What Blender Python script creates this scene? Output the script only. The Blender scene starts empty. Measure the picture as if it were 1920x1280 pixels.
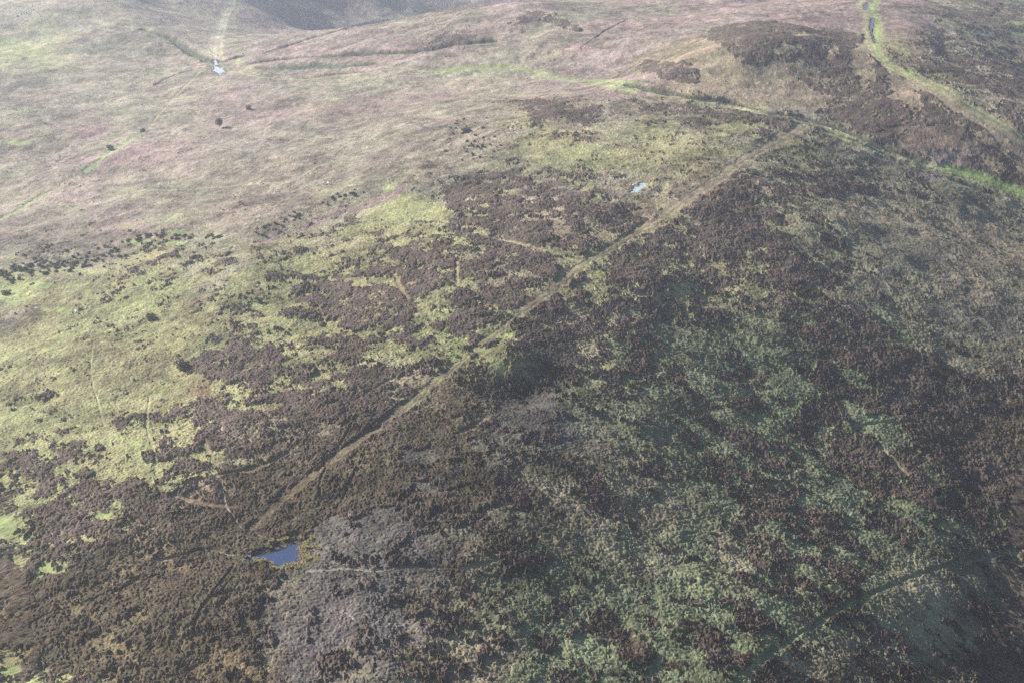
import bpy, math, random
import numpy as np
R = math.radians
sc = bpy.context.scene
C = sc.collection

# ------------------------------------------------------------ camera, sky, sun, exposure
CAM_H, PITCH, HFOV = 200.0, 25.0, 40.0
cam = bpy.data.objects.new("camera", bpy.data.cameras.new("camera")); C.objects.link(cam)
cam.location = (0, 0, CAM_H); cam.rotation_euler = (R(90 - PITCH), 0, 0)
cam.data.sensor_width = 36; cam.data.angle = R(HFOV)
cam.data.clip_start = 1; cam.data.clip_end = 20000
sc.camera = cam
SUN_EL, SUN_AZ = 27.0, -62.0            # azimuth from +Y, negative = to the left
w = bpy.data.worlds.new("World"); sc.world = w; w.use_nodes = True
nt = w.node_tree; bg = nt.nodes["Background"]
sky = nt.nodes.new("ShaderNodeTexSky"); sky.sky_type = 'NISHITA'; sky.sun_disc = False
sky.sun_elevation = R(SUN_EL); sky.sun_rotation = R(SUN_AZ)
sky.altitude = 500; sky.dust_density = 2.0; sky.air_density = 1.3; sky.ozone_density = 2.0
nt.links.new(sky.outputs[0], bg.inputs[0]); bg.inputs[1].default_value = 0.062
sun = bpy.data.objects.new("sun", bpy.data.lights.new("sun", 'SUN')); C.objects.link(sun)
sun.data.energy = 5.0; sun.data.angle = R(0.53); sun.data.color = (1.0, 0.94, 0.83)
sun.rotation_euler = (R(90 - SUN_EL), 0, R(180 - SUN_AZ))
sc.view_settings.view_transform = 'Standard'; sc.view_settings.look = 'None'
sc.view_settings.exposure = 1.22; sc.view_settings.gamma = 1
sc.cycles.volume_bounces = 1
sc.cycles.use_denoising = False
sc.cycles.sample_clamp_indirect = 1.0; sc.cycles.sample_clamp_direct = 4.0
HAZE = 0.0002

# ------------------------------------------------------------ noise
def h2(ix, iy, s):
    a = (ix.astype(np.int64) * 374761393 + iy.astype(np.int64) * 668265263 + s * 974634777) & 0xffffffff
    a = ((a ^ (a >> 13)) * 1274126177) & 0xffffffff
    a = ((a ^ (a >> 15)) * 2246822519) & 0xffffffff
    return ((a ^ (a >> 16)) & 0xffffff).astype(np.float32) / 16777215.0
def vn(x, y, s):
    ix = np.floor(x); iy = np.floor(y)
    fx = (x - ix).astype(np.float32); fy = (y - iy).astype(np.float32)
    fx = fx * fx * fx * (fx * (fx * 6 - 15) + 10); fy = fy * fy * fy * (fy * (fy * 6 - 15) + 10)
    ix = ix.astype(np.int64); iy = iy.astype(np.int64)
    a = h2(ix, iy, s); b = h2(ix + 1, iy, s); c = h2(ix, iy + 1, s); d = h2(ix + 1, iy + 1, s)
    return (a + (b - a) * fx) * (1 - fy) + (c + (d - c) * fx) * fy
def fbm(x, y, s, size, octs=4, gain=0.55):
    """zero mean, about unit standard deviation"""
    t = 0; amp = 1; va = 0
    ca, sa = math.cos(0.6), math.sin(0.6)
    fx, fy = x / size, y / size
    for k in range(octs):
        t = t + amp * (vn(fx, fy, s + k) - 0.5); va += amp * amp * 0.048
        fx, fy = (fx * ca - fy * sa) * 2.03 + 7.3, (fx * sa + fy * ca) * 2.03 - 3.1
        amp *= gain
    return t / math.sqrt(va)
def uni(n):                                # to a flat 0..1 spread
    return 1 / (1 + np.exp(-1.7 * n))
def cells(x, y, s, size):
    """jittered cells: distance to the nearest centre (in cells) and two random numbers of that cell"""
    fx, fy = x / size, y / size
    ix = np.floor(fx).astype(np.int64); iy = np.floor(fy).astype(np.int64)
    best = np.full(x.shape, 9.0, np.float32); r1 = np.zeros(x.shape, np.float32); r2 = np.zeros(x.shape, np.float32)
    for dx in (-1, 0, 1):
        for dy in (-1, 0, 1):
            jx = ix + dx; jy = iy + dy
            a = h2(jx, jy, s); b = h2(jx, jy, s + 51)
            d = ((jx + a - fx) ** 2 + (jy + b - fy) ** 2).astype(np.float32)
            q = h2(jx, jy, s + 97)
            d = d * (0.6 + 0.9 * q)
            m = d < best
            best = np.where(m, d, best); r1 = np.where(m, q, r1); r2 = np.where(m, h2(jx, jy, s + 131), r2)
    return np.sqrt(best), r1, r2

# ------------------------------------------------------------ the camera's survey of the hill
F = 960 / math.tan(R(HFOV / 2)); CP, SP = math.cos(R(PITCH)), math.sin(R(PITCH))
def ray(u, v):
    a, b = (u - 960) / F, (640 - v) / F
    return a, CP + b * SP, -SP + b * CP
def at_z(u, v, z):
    dx, dy, dz = ray(u, v); t = (z - CAM_H) / dz
    return dx * t, dy * t
def project(x, y, z):
    f = y * CP - (z - CAM_H) * SP; up = y * SP + (z - CAM_H) * CP
    return 960 + F * x / f, 640 - F * up / f

CTRL = [  # image column, row, height of the ground there
 (480,980,0),(300,1100,-1),(100,1250,-2),(720,780,2),(960,600,6),(1150,460,8),(1380,300,9),(1520,232,5),
 (0,1000,-8),(0,800,-11),(200,700,-5),(0,500,-22),(400,500,-5),(600,400,0),(800,300,4),(1000,220,3),(550,700,1),
 (0,380,-30),(200,300,-28),(400,230,-26),(600,215,-15),(800,150,-12),(1000,138,-10),(1150,155,-5),
 (1300,85,22),(1430,60,25),(1235,130,4),(1190,150,-5),(1350,130,11),(1400,180,3),(1110,95,-6),(950,50,-4),(1180,55,-3),(1220,25,-4),(1450,15,6),(1000,0,-10),
 (800,40,-8),(640,70,-17),(500,108,-28),(410,128,-37),(640,110,-19),
 (560,60,-104),(560,0,-90),(640,40,-118),(640,0,-108),(740,15,-128),(740,-20,-116),(850,-2,-132),(640,-60,-90),(840,-60,-112),(450,60,-80),(450,0,-72),(510,85,-90),(300,40,-42),(200,70,-40),(100,100,-42),(0,60,-42),(0,150,-40),
 (200,0,-36),(0,0,-36),(250,130,-41),(120,220,-37),(370,60,-60),(370,100,-40),
 (1700,300,-9),(1920,362,-24),(1630,90,11),(1780,190,6),(1920,280,-6),(1600,170,5),(1920,120,-18),(1800,60,2),(1920,0,-30),(1700,0,6),
 (1550,420,0),(1700,500,-11),(1900,600,-24),(1900,450,-24),(1250,480,6),(1450,600,-6),
 (1080,680,1),(1300,700,-8),(1600,800,-21),(1900,900,-31),(1100,900,-4),(1000,1000,-2),(1300,1100,-14),(1600,1200,-25),(1900,1250,-40),(1750,1240,-32),(1990,1330,-54),
 (1900,1050,-34),(900,1250,-6),(700,1000,0),(500,1250,-1),(1750,1000,-27),(840,860,0)]
cx, cy = np.array([at_z(u, v, z) for u, v, z in CTRL]).T
cz = np.array([c[2] for c in CTRL], float)
far = [(-1500,2600,-20),(0,2800,-20),(1500,2600,-30),(-1500,900,-60),(-900,200,-30),(0,0,-5),(500,100,-60),(900,500,-75),(1500,1200,-80)]
cx = np.append(cx, [f[0] for f in far]); cy = np.append(cy, [f[1] for f in far]); cz = np.append(cz, [f[2] for f in far])
def kern(d2): return np.sqrt(d2 + 45.0 ** 2)
n = len(cx); D2 = (cx[:, None] - cx) ** 2 + (cy[:, None] - cy) ** 2
A = np.zeros((n + 3, n + 3)); A[:n, :n] = kern(D2) - np.eye(n) * 6.0
A[:n, n] = 1; A[:n, n + 1] = cx / 1000; A[:n, n + 2] = cy / 1000; A[n:, :n] = A[:n, n:].T
sol = np.linalg.solve(A, np.append(cz, [0, 0, 0]))
CS, X0, Y0, NX, NY = 8.0, -1800.0, -100.0, 451, 401
gx = X0 + CS * np.arange(NX); gy = Y0 + CS * np.arange(NY)
GX, GY = np.meshgrid(gx, gy)
Z0 = sol[n] + sol[n + 1] * GX / 1000 + sol[n + 2] * GY / 1000
for i in range(n): Z0 = Z0 + sol[i] * kern((GX - cx[i]) ** 2 + (GY - cy[i]) ** 2)
Z0 = np.clip(Z0, -150, 60)
def base_z(x, y):
    x = np.asarray(x, float); y = np.asarray(y, float)
    fx = np.clip((x - X0) / CS, 1, NX - 3.001); fy = np.clip((y - Y0) / CS, 1, NY - 3.001)
    ix = fx.astype(int); iy = fy.astype(int); tx = fx - ix; ty = fy - iy
    def wts(t): return ((1 - t) ** 3 / 6, (3 * t ** 3 - 6 * t ** 2 + 4) / 6, (-3 * t ** 3 + 3 * t ** 2 + 3 * t + 1) / 6, t ** 3 / 6)
    wx, wy = wts(tx), wts(ty); z = 0
    for j in range(4):
        for i in range(4): z = z + wx[i] * wy[j] * Z0[iy - 1 + j, ix - 1 + i]
    return z
def mid_z(x, y):                          # knolls and hollows
    z = 1.3 * fbm(x, y, 11, 90, 3) + 0.45 * fbm(x, y, 21, 26, 3)
    z = z + 8 * fbm(x, y, 15, 190, 3) * np.clip((y - 1080) / 250, 0, 1)
    mx, my = MOUND
    a, b = (x - mx), (y - my)
    d = np.sqrt(a * a + b * b)
    z = z + 4.2 * np.exp(-(d / 8.5) ** 2.4)
    z = z - 3.6 * np.exp(-((((x - HOLLOW[0]) / 11) ** 2 + ((y - HOLLOW[1]) / 9) ** 2) ** 1.3))
    return z
HOLLOW = (0, 500)
MOUND = (0, 600)
def hit(u, v, full=True):
    """where the view ray through this point of the photograph meets the ground"""
    dx, dy, dz = ray(u, v); t = np.arange(150, 4000, 1.0)
    x, y, z = dx * t, dy * t, CAM_H + dz * t
    g = base_z(x, y) + (mid_z(x, y) if full else 0)
    k = np.nonzero(z < g)[0]
    if len(k) == 0: return x[-1], y[-1]
    k = k[0]; 
    if k == 0: return x[0], y[0]
    a = z[k-1] - g[k-1]; b = g[k] - z[k]; s = a / (a + b + 1e-9)
    return x[k-1] + (x[k] - x[k-1]) * s, y[k-1] + (y[k] - y[k-1]) * s
MOUND = hit(958, 695, False); HOLLOW = hit(962, 742, False)

# ------------------------------------------------------------ ground classes read cell by cell (60 x 64 px of the photograph)
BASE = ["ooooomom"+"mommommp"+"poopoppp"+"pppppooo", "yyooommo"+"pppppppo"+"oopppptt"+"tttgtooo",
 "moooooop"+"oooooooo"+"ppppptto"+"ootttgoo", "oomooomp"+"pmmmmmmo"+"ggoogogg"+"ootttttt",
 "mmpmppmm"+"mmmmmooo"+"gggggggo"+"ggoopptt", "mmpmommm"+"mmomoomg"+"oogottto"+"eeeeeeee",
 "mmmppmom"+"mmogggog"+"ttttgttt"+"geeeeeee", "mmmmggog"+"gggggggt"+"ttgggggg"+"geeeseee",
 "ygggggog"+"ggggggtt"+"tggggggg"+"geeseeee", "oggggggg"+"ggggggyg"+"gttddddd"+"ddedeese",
 "gggggggg"+"gggggggg"+"ytgddddd"+"ddddeeee", "ggggggbg"+"ggggttbb"+"ssdddddd"+"dddddeee",  # grey cells behind the mound paint its shadow
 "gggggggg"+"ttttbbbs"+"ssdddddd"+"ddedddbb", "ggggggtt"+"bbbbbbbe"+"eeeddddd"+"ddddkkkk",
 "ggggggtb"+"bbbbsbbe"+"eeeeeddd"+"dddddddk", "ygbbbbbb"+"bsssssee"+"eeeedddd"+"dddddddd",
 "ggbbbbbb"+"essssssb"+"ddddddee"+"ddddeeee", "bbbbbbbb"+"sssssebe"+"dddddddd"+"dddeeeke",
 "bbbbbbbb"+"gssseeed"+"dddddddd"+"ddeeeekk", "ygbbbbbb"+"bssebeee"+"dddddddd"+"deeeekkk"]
HEATH = ["00012311"+"23343440"+"10110000"+"00001665", "00001211"+"10001430"+"31100118"+"98713887",
 "11012211"+"11121111"+"11101111"+"15883588", "32211221"+"01111122"+"45514554"+"54699935",
 "22322111"+"11211232"+"21222333"+"34444653", "22111111"+"12122357"+"66541146"+"77643345",
 "11211112"+"24335435"+"88874788"+"51111111", "23323423"+"44234566"+"88677887"+"75111112",
 "11223221"+"13788556"+"86667765"+"63111111", "12212124"+"43677677"+"58765554"+"55521111",
 "11000168"+"63443244"+"78344444"+"45698211", "13100124"+"35677678"+"54655446"+"45688987",
 "22344678"+"89888885"+"34344444"+"45346888", "68743588"+"88888775"+"22344556"+"45467888",
 "87577888"+"88888887"+"32233443"+"56567788", "65899999"+"97212344"+"22222345"+"55655678",
 "85899999"+"32111223"+"43232356"+"56533322", "88999998"+"12223455"+"43333445"+"56333334",
 "88999996"+"63345454"+"43345545"+"44444568", "67888877"+"63355555"+"54554455"+"45455689"]
PAL = {  # sward reflectance; right-slope and corner darks have their dim light painted in
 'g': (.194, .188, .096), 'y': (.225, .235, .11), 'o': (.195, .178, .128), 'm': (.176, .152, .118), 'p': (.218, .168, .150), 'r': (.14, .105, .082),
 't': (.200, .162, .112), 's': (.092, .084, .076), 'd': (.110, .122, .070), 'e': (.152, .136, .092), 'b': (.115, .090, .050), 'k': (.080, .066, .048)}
bcol = np.array([[PAL[c] for c in r] for r in BASE], np.float32)
bb = np.array([[1.0 if c in 'b' else 0.0 for c in r] for r in BASE], np.float32)
bm = np.array([[1.0 if c in 'omp' else 0.0 for c in r] for r in BASE], np.float32)
br = np.array([[1.0 if c in 'dek' else 0.0 for c in r] for r in BASE], np.float32)
hcov = np.array([[int(c) for c in r] for r in HEATH], np.float32) / 9.0
layer = np.dstack([bcol, hcov[..., None], bb[..., None], br[..., None], bm[..., None]])
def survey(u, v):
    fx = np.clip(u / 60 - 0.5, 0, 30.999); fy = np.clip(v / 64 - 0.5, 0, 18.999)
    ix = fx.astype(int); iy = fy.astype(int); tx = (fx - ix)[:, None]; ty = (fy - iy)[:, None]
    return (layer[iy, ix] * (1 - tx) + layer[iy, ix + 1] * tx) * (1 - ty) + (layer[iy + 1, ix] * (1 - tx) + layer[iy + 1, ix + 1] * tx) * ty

HE = 'H'
# outlines seen in the photograph: kind, cover of heather, sward letter or None, points
POLY = [
 (.06, 't', [(1195,120),(1240,95),(1290,78),(1340,66),(1400,110),(1480,120),(1560,140),(1520,205),(1400,185),(1300,165),(1210,140)]),
 (.97, None, [(1340,52),(1430,42),(1520,52),(1610,62),(1618,74),(1600,90),(1640,105),(1700,160),(1745,185),(1790,235),(1850,278),(1900,310),(1800,262),(1760,240),(1700,232),(1640,242),(1600,238),(1560,228),(1530,207),(1580,195),(1600,185),(1560,180),(1520,168),(1490,146),(1545,136),(1530,118),(1500,113),(1440,120),(1395,118),(1360,95),(1320,72)]),
 (.97, None, [(1196,122),(1220,110),(1260,118),(1305,130),(1312,150),(1300,160),(1245,152),(1205,137)]),
 (.0, 't', [(1455,92),(1480,80),(1492,85),(1485,100),(1460,108),(1450,104)]), (.0, 't', [(1548,85),(1560,75),(1571,90),(1560,108),(1545,108)]),
 (.05, 't', [(1600,85),(1625,82),(1635,100),(1638,130),(1625,165),(1612,160),(1597,130)]),
 (.1, 't', [(1663,134),(1685,130),(1692,150),(1715,165),(1720,200),(1708,222),(1695,205),(1690,187),(1670,186)]),
 (.0, 't', [(1470,66),(1520,60),(1550,66),(1500,70)]),
 (.3, 'r', [(1640,240),(1720,233),(1790,240),(1830,262),(1820,280),(1740,280),(1680,262)]),
 (.0, 'p', [(1640,22),(1735,18),(1758,50),(1700,60),(1660,62)]),
 (.0, 'p', [(1100,60),(1300,20),(1600,22),(1612,58),(1520,48),(1430,38),(1340,48),(1240,80),(1180,118),(1110,140),(1040,120)]),
 (.9, None, [(800,86),(826,66),(850,64),(880,76),(910,74),(860,86),(800,92)]), (.85, None, [(955,45),(985,22),(1040,25),(1078,45),(1095,60),(1060,56),(1010,38),(985,48)]),
 (.34, 's', [(462,1180),(480,1130),(530,1085),(575,1055),(590,1005),(640,972),(720,957),(800,950),(900,965),(935,1000),(905,1050),(840,1120),(780,1200),(740,1280),(520,1280),(480,1230)]),
 (.1, 's', [(755,850),(800,840),(832,858),(800,880),(762,875)]), (.1, 's', [(778,905),(830,898),(845,928),(800,936)]),
 (.3, 's', [(868,735),(940,735),(1000,725),(1055,745),(1030,790),(930,800),(888,775)]),  # grey sward painting the shade behind the mound
 (.90, None, [(572,548),(600,524),(640,515),(720,530),(765,560),(770,640),(700,640),(640,600),(590,582)]),
 (.96, None, [(338,692),(372,668),(440,645),(520,640),(532,700),(480,745),(440,720),(380,706)]),
 (.95, None, [(50,868),(100,838),(155,826),(160,842),(100,885),(60,905),(10,925),(0,905)]),
 (.95, None, [(205,800),(240,770),(250,805),(225,815)]), (.9, None, [(262,780),(290,775),(310,795),(290,802)]),
 (.93, None, [(0,900),(60,880),(200,920),(260,900),(330,940),(470,960),(500,1000),(470,1030),(480,1130),(460,1200),(330,1230),(150,1200),(60,1120),(90,1060),(100,1000),(0,960)]),
 (.80, None, [(820,340),(900,318),(1000,340),(1080,380),(1160,400),(1220,410),(1150,455),(1090,490),(1020,545),(960,590),(900,560),(880,470),(840,430),(830,380)]),
 (.86, None, [(1250,420),(1340,360),(1400,330),(1410,400),(1500,470),(1540,520),(1500,600),(1400,520),(1300,500),(1200,530),(1170,470)]),
 (.96, None, [(1600,640),(1680,640),(1760,680),(1860,712),(1915,730),(1920,960),(1860,970),(1760,900),(1690,860),(1700,800),(1640,740)]),
 (.9, None, [(1440,330),(1500,322),(1600,335),(1640,360),(1560,368),(1460,362)]),
 (.9, None, [(960,190),(1010,188),(1075,205),(1120,198),(1130,215),(1100,240),(1070,225),(1000,222)]),
 (.92, None, [(1155,185),(1290,200),(1420,215),(1500,232),(1440,232),(1330,222),(1200,205)]),
 (.97, None, [(960,620),(1040,615),(1080,660),(1100,700),(1040,712),(980,690)]),
 (.9, None, [(1440,232),(1500,232),(1480,250),(1440,262)]), (.05, 'g', [(735,372),(770,362),(850,395),(850,420),(770,410),(720,430),(690,410)]),
 (.1, 'g', [(655,525),(690,520),(705,535),(680,545),(660,545)]),
]
TINT = [  # patches with a colour of their own: reflectance, strength, points
 ((.16,.075,.055), .7, [(343,738),(370,720),(412,730),(402,748),(365,752)]), ((.20,.09,.085), .7, [(353,572),(372,558),(390,562),(385,575)]),
 ((.17,.085,.06), .6, [(718,724),(735,708),(756,715),(748,730)]), ((.20,.105,.14), .9, [(545,437),(600,410),(700,375),(760,345),(770,352),(700,388),(640,402),(590,430)]),
 ((.20,.105,.13), .7, [(485,452),(520,440),(545,440),(500,458)]), ((.24,.135,.16), .6, [(120,250),(170,238),(210,245),(180,262)]),
 ((.22,.12,.15), .5, [(190,300),(280,265),(290,290),(220,310)]), ((.24,.14,.16), .5, [(350,200),(430,185),(440,195),(380,210)]),
 ((.26,.16,.16), .5, [(500,212),(620,180),(760,160),(900,165),(860,190),(700,205),(560,222)])]
GREEN = [  # close-cropped bright turf: centre and half-sizes
 (600,518,34,8,1),(622,508,18,4,1),(12,547,46,24,1),(70,534,80,8,1),(115,583,17,6,1),(85,583,10,4,.8),(30,268,30,5,1),(62,262,14,3,.8),(275,55,11,4,1),
 (925,632,28,6,1),(890,655,20,6,1),(845,690,20,5,.8),(945,692,24,12,.35),(825,712,14,5,.9),(850,672,10,7,.8),(795,735,12,5,.7),(510,735,14,6,.8),(230,822,18,5,.8),(262,832,24,6,.7),
 (192,970,12,14,.9),(5,985,22,22,1),(40,1030,34,20,1),(80,1065,30,14,.9),(20,1260,16,18,.8),(1905,44,30,4,.9),(1910,66,16,6,1),(770,395,34,12,.2),(880,532,44,9,.3),(265,453,26,6,1),(315,458,40,6,1),(330,437,24,5,.9),(180,512,40,6,.7),(400,441,24,4,.8),
 (1140,157,44,7,1),(830,133,36,7,1),(940,128,50,5,1),(460,132,20,6,.7),(450,115,18,6,.6),(70,105,25,8,.5),(15,80,25,9,.5),(1210,350,20,5,.5),(920,285,10,3,.5),(730,355,12,6,.5),(1840,820,18,10,.4),(1865,995,26,8,.6),(1900,1040,18,8,.5),
 (1770,985,30,8,.4),(625,185,14,5,.8),(700,176,12,5,.6),(380,95,14,2,.5),(1690,950,22,12,.4),(1460,785,25,10,.3),(1405,505,20,14,.5),(640,372,14,5,.5),(235,425,18,6,.3),(1040,440,10,4,.4),(420,690,14,3,.5)]
# lines on the ground: name, half-width m, cut depth m, colour (dark on ditches, painting their shade), weight, is it its own surface, points
GR, PALE, TAN, DITCH_SHADE = (.205,.28,.10), (.30,.27,.19), (.225,.190,.130), (.055,.065,.038)
LINES = [
 ('track', 4.5, .3, (.34,.32,.23), 1, 1, [(436,-20),(432,10),(418,35),(412,60),(406,80),(404,112)]),
 ('track', 1.8, .2, (.28,.29,.15), .6, 1, [(448,-20),(446,12),(430,35)]),
 ('path', 2.6, .2, (.28,.27,.17), .85, 1, [(85,22),(120,28),(200,45),(255,53),(300,68),(345,95),(385,115),(402,119)]),
 ('bank', 4.0, 3.2, DITCH_SHADE, .75, 0, [(268,55),(312,68),(345,88),(372,105),(402,116)]),
 ('bank', 2.0, 2.6, DITCH_SHADE, .6, 0, [(404,118),(430,112),(455,106)]),
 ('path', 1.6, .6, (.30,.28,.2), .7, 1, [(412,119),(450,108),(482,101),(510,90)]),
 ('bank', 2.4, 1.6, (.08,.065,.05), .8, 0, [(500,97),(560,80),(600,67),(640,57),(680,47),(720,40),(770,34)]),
 ('bank', 3.0, 2.0, DITCH_SHADE, .75, 0, [(482,117),(560,108),(640,103),(720,99),(780,97),(850,85),(925,76)]),
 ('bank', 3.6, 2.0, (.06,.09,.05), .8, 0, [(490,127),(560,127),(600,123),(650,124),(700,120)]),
 ('bank', 1.8, 1.4, DITCH_SHADE, .6, 0, [(560,146),(600,142),(640,138),(680,136)]),
 ('path', 1.3, .2, (.27,.30,.14), .6, 1, [(412,121),(450,137),(500,147),(560,150),(640,143),(700,136)]),
 ('verge', 5.5, .1, (.215,.26,.105), .75, 0, [(800,134),(870,130),(940,128),(1000,134),(1040,148),(1110,152),(1160,158),(1190,168)]),
 ('verge', 5.0, .1, (.20,.225,.10), .6, 0, [(1560,250),(1640,282),(1720,308),(1800,330),(1920,368)]),
 ('track', 2.3, .25, (.27,.27,.16), 1, 1, [(720,126),(760,128),(800,133),(870,129),(905,127),(940,127),(1000,133),(1040,147),(1075,153),(1110,150),(1150,156),(1180,165),(1240,178),(1320,190),(1400,208),(1460,220),(1520,231),(1570,248),(1620,268),(1680,292),(1740,310),(1790,322)]),
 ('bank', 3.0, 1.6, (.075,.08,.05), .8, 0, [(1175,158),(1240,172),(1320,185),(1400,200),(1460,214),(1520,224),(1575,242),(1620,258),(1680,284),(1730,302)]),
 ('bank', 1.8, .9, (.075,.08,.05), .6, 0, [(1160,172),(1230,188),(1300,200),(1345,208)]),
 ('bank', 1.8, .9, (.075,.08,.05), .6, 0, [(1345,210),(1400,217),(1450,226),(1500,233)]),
 ('bank', 2.4, 2.2, DITCH_SHADE, .7, 0, [(1530,242),(1600,262),(1660,290),(1700,305)]),
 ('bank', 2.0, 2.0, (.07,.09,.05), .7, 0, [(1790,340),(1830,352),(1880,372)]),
 ('path', 1.2, .3, (.24,.26,.13), .6, 1, [(868,131),(900,142),(960,147),(1000,143),(1040,150)]),
 ('track', 3.2, .3, GR, 1, 1, [(1780,318),(1830,330),(1870,343),(1920,360),(1990,385)]),
 ('track', 3.0, .3, (.27,.32,.13), .9, 1, [(1645,-20),(1640,8),(1638,25),(1645,60),(1640,90),(1655,112),(1690,135),(1730,155),(1760,172)]),
 ('track', 2.4, .3, (.29,.27,.16), .9, 1, [(1628,-15),(1612,10),(1622,25),(1626,60),(1628,85),(1650,115),(1690,140),(1720,158)]),
 ('track', 1.6, .2, GR, .9, 1, [(1700,130),(1740,152),(1790,180),(1830,205),(1880,232),(1930,262)]),
 ('track', 5.5, .2, (.25,.23,.14), .8, 1, [(1720,150),(1760,170),(1800,196),(1850,225),(1910,262),(1980,305)]),
 ('track', 2.0, .3, (.26,.21,.145), .8, 1, [(1700,148),(1745,172),(1790,203),(1840,235),(1880,265),(1920,300),(1960,330)]),
 ('path', 3.0, .15, TAN, .62, 1, [(1505,236),(1470,258),(1430,280),(1395,298),(1330,345),(1290,370),(1250,402)]),
 ('path', 2.2, .15, (.22,.19,.115), .65, 1, [(1250,402),(1200,430),(1155,462)]),
 ('path', 2.6, .15, TAN, .62, 1, [(1152,462),(1120,480),(1090,497),(1040,540),(1000,568),(965,592)]),
 ('path', 1.6, .15, (.185,.165,.10), .52, 1, [(965,592),(920,632),(880,665),(830,702),(790,738),(755,765)]),
 ('path', 1.3, .1, (.125,.098,.062), .45, 1, [(750,770),(720,795),(690,815),(640,850),(600,880),(560,915),(520,945),(490,975),(470,990)]),
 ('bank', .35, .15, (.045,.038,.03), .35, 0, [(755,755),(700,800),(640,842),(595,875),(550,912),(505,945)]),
 ('path', .45, .25, (.30,.26,.20), .7, 1, [(262,1056),(300,1050),(335,1045),(352,1040),(380,1032),(405,1034),(430,1040),(455,1041),(478,1047)]),
 ('path', .25, .2, (.36,.33,.30), .7, 1, [(416,905),(418,930),(428,958),(447,985),(455,994),(475,1000),(500,1014)]),
 ('path', .8, .15, (.22,.14,.09), .5, 1, [(320,930),(360,938),(400,948),(440,952)]),
 ('path', .5, .3, (.26,.24,.17), .6, 1, [(575,1070),(640,1065),(700,1069),(760,1063),(830,1064),(880,1066),(920,1054),(950,1050)]),
 ('path', .22, .15, (.24,.23,.20), .5, 1, [(620,1052),(660,1060),(700,1068),(730,1070),(745,1076)]),
 ('path', .22, .15, (.24,.23,.20), .5, 1, [(693,1118),(715,1130),(735,1134)]), ('path', .2, .15, (.24,.23,.20), .5, 1, [(640,1143),(655,1155),(665,1165)]),
 ('path', 1.8, .2, (.22,.30,.12), .85, 1, [(160,322),(190,298),(225,275),(250,258)]),
 ('path', 1.6, .3, (.23,.29,.13), .8, 1, [(-30,425),(0,410),(40,390),(80,365),(110,352)]),
 ('path', .9, .2, (.25,.25,.14), .5, 1, [(250,258),(280,240),(295,218),(330,180),(385,124)]),
 ('path', .6, .15, (.13,.145,.085), .42, 1, [(1400,1260),(1440,1230),(1490,1195),(1530,1175),(1560,1150),(1600,1128),(1640,1112),(1700,1088),(1760,1066),(1820,1052),(1860,1045),(1920,1032),(1990,1020)]),
 ('path', .9, .2, (.25,.24,.13), .5, 1, [(900,444),(960,455),(1020,470),(1055,482),(1085,492)]),
 ('path', .7, .15, (.22,.15,.10), .6, 1, [(738,515),(750,540),(765,562)]), ('path', .6, .15, (.24,.23,.12), .5, 1, [(855,492),(858,540)]),
 ('path', .6, .2, (.25,.2,.13), .6, 1, [(688,738),(720,742),(750,752)]), ('path', .6, .2, (.26,.26,.15), .5, 1, [(690,736),(710,725),(740,708)]),
 ('path', 1.1, .15, (.26,.27,.15), .5, 1, [(170,375),(240,358),(330,357),(400,352),(480,345),(540,342)]),
 ('bank', .6, .7, DITCH_SHADE, .5, 0, [(1090,90),(1130,62),(1160,45),(1200,30),(1240,20),(1262,12)]),
 ('bank', .5, .5, DITCH_SHADE, .35, 0, [(1090,92),(1170,88),(1280,62),(1340,52)]),
 ('bank', .5, .6, DITCH_SHADE, .4, 0, [(1150,148),(1180,130),(1215,108),(1250,88)]),
 ('bank', .9, 1.0, DITCH_SHADE, .5, 0, [(505,262),(560,265),(620,262),(680,257)]),
 ('bank', .8, .9, DITCH_SHADE, .4, 0, [(290,160),(330,140),(385,126)]),
 ('path', .4, .1, (.22,.22,.13), .33, 1, [(280,745),(275,800),(290,850),(292,890)]), ('path', .35, .1, (.22,.22,.13), .33, 1, [(175,640),(170,700),(185,760),(195,800)]),
 ('path', .6, .15, (.22,.21,.12), .4, 1, [(1600,800),(1660,795),(1720,797)]), ('path', .6, .2, (.23,.21,.13), .5, 1, [(1650,840),(1680,870),(1700,890)]),
 ('path', .8, .15, (.20,.16,.09), .5, 1, [(340,910),(420,890),(480,880),(540,850)]),
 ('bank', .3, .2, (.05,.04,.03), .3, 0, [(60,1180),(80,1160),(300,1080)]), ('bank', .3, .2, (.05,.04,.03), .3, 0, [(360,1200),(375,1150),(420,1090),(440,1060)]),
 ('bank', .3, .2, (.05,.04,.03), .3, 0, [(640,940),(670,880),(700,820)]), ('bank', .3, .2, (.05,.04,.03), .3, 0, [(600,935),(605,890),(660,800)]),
 ('path', .8, .2, (.22,.17,.10), .5, 1, [(855,815),(880,805),(912,782)]),
]
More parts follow.
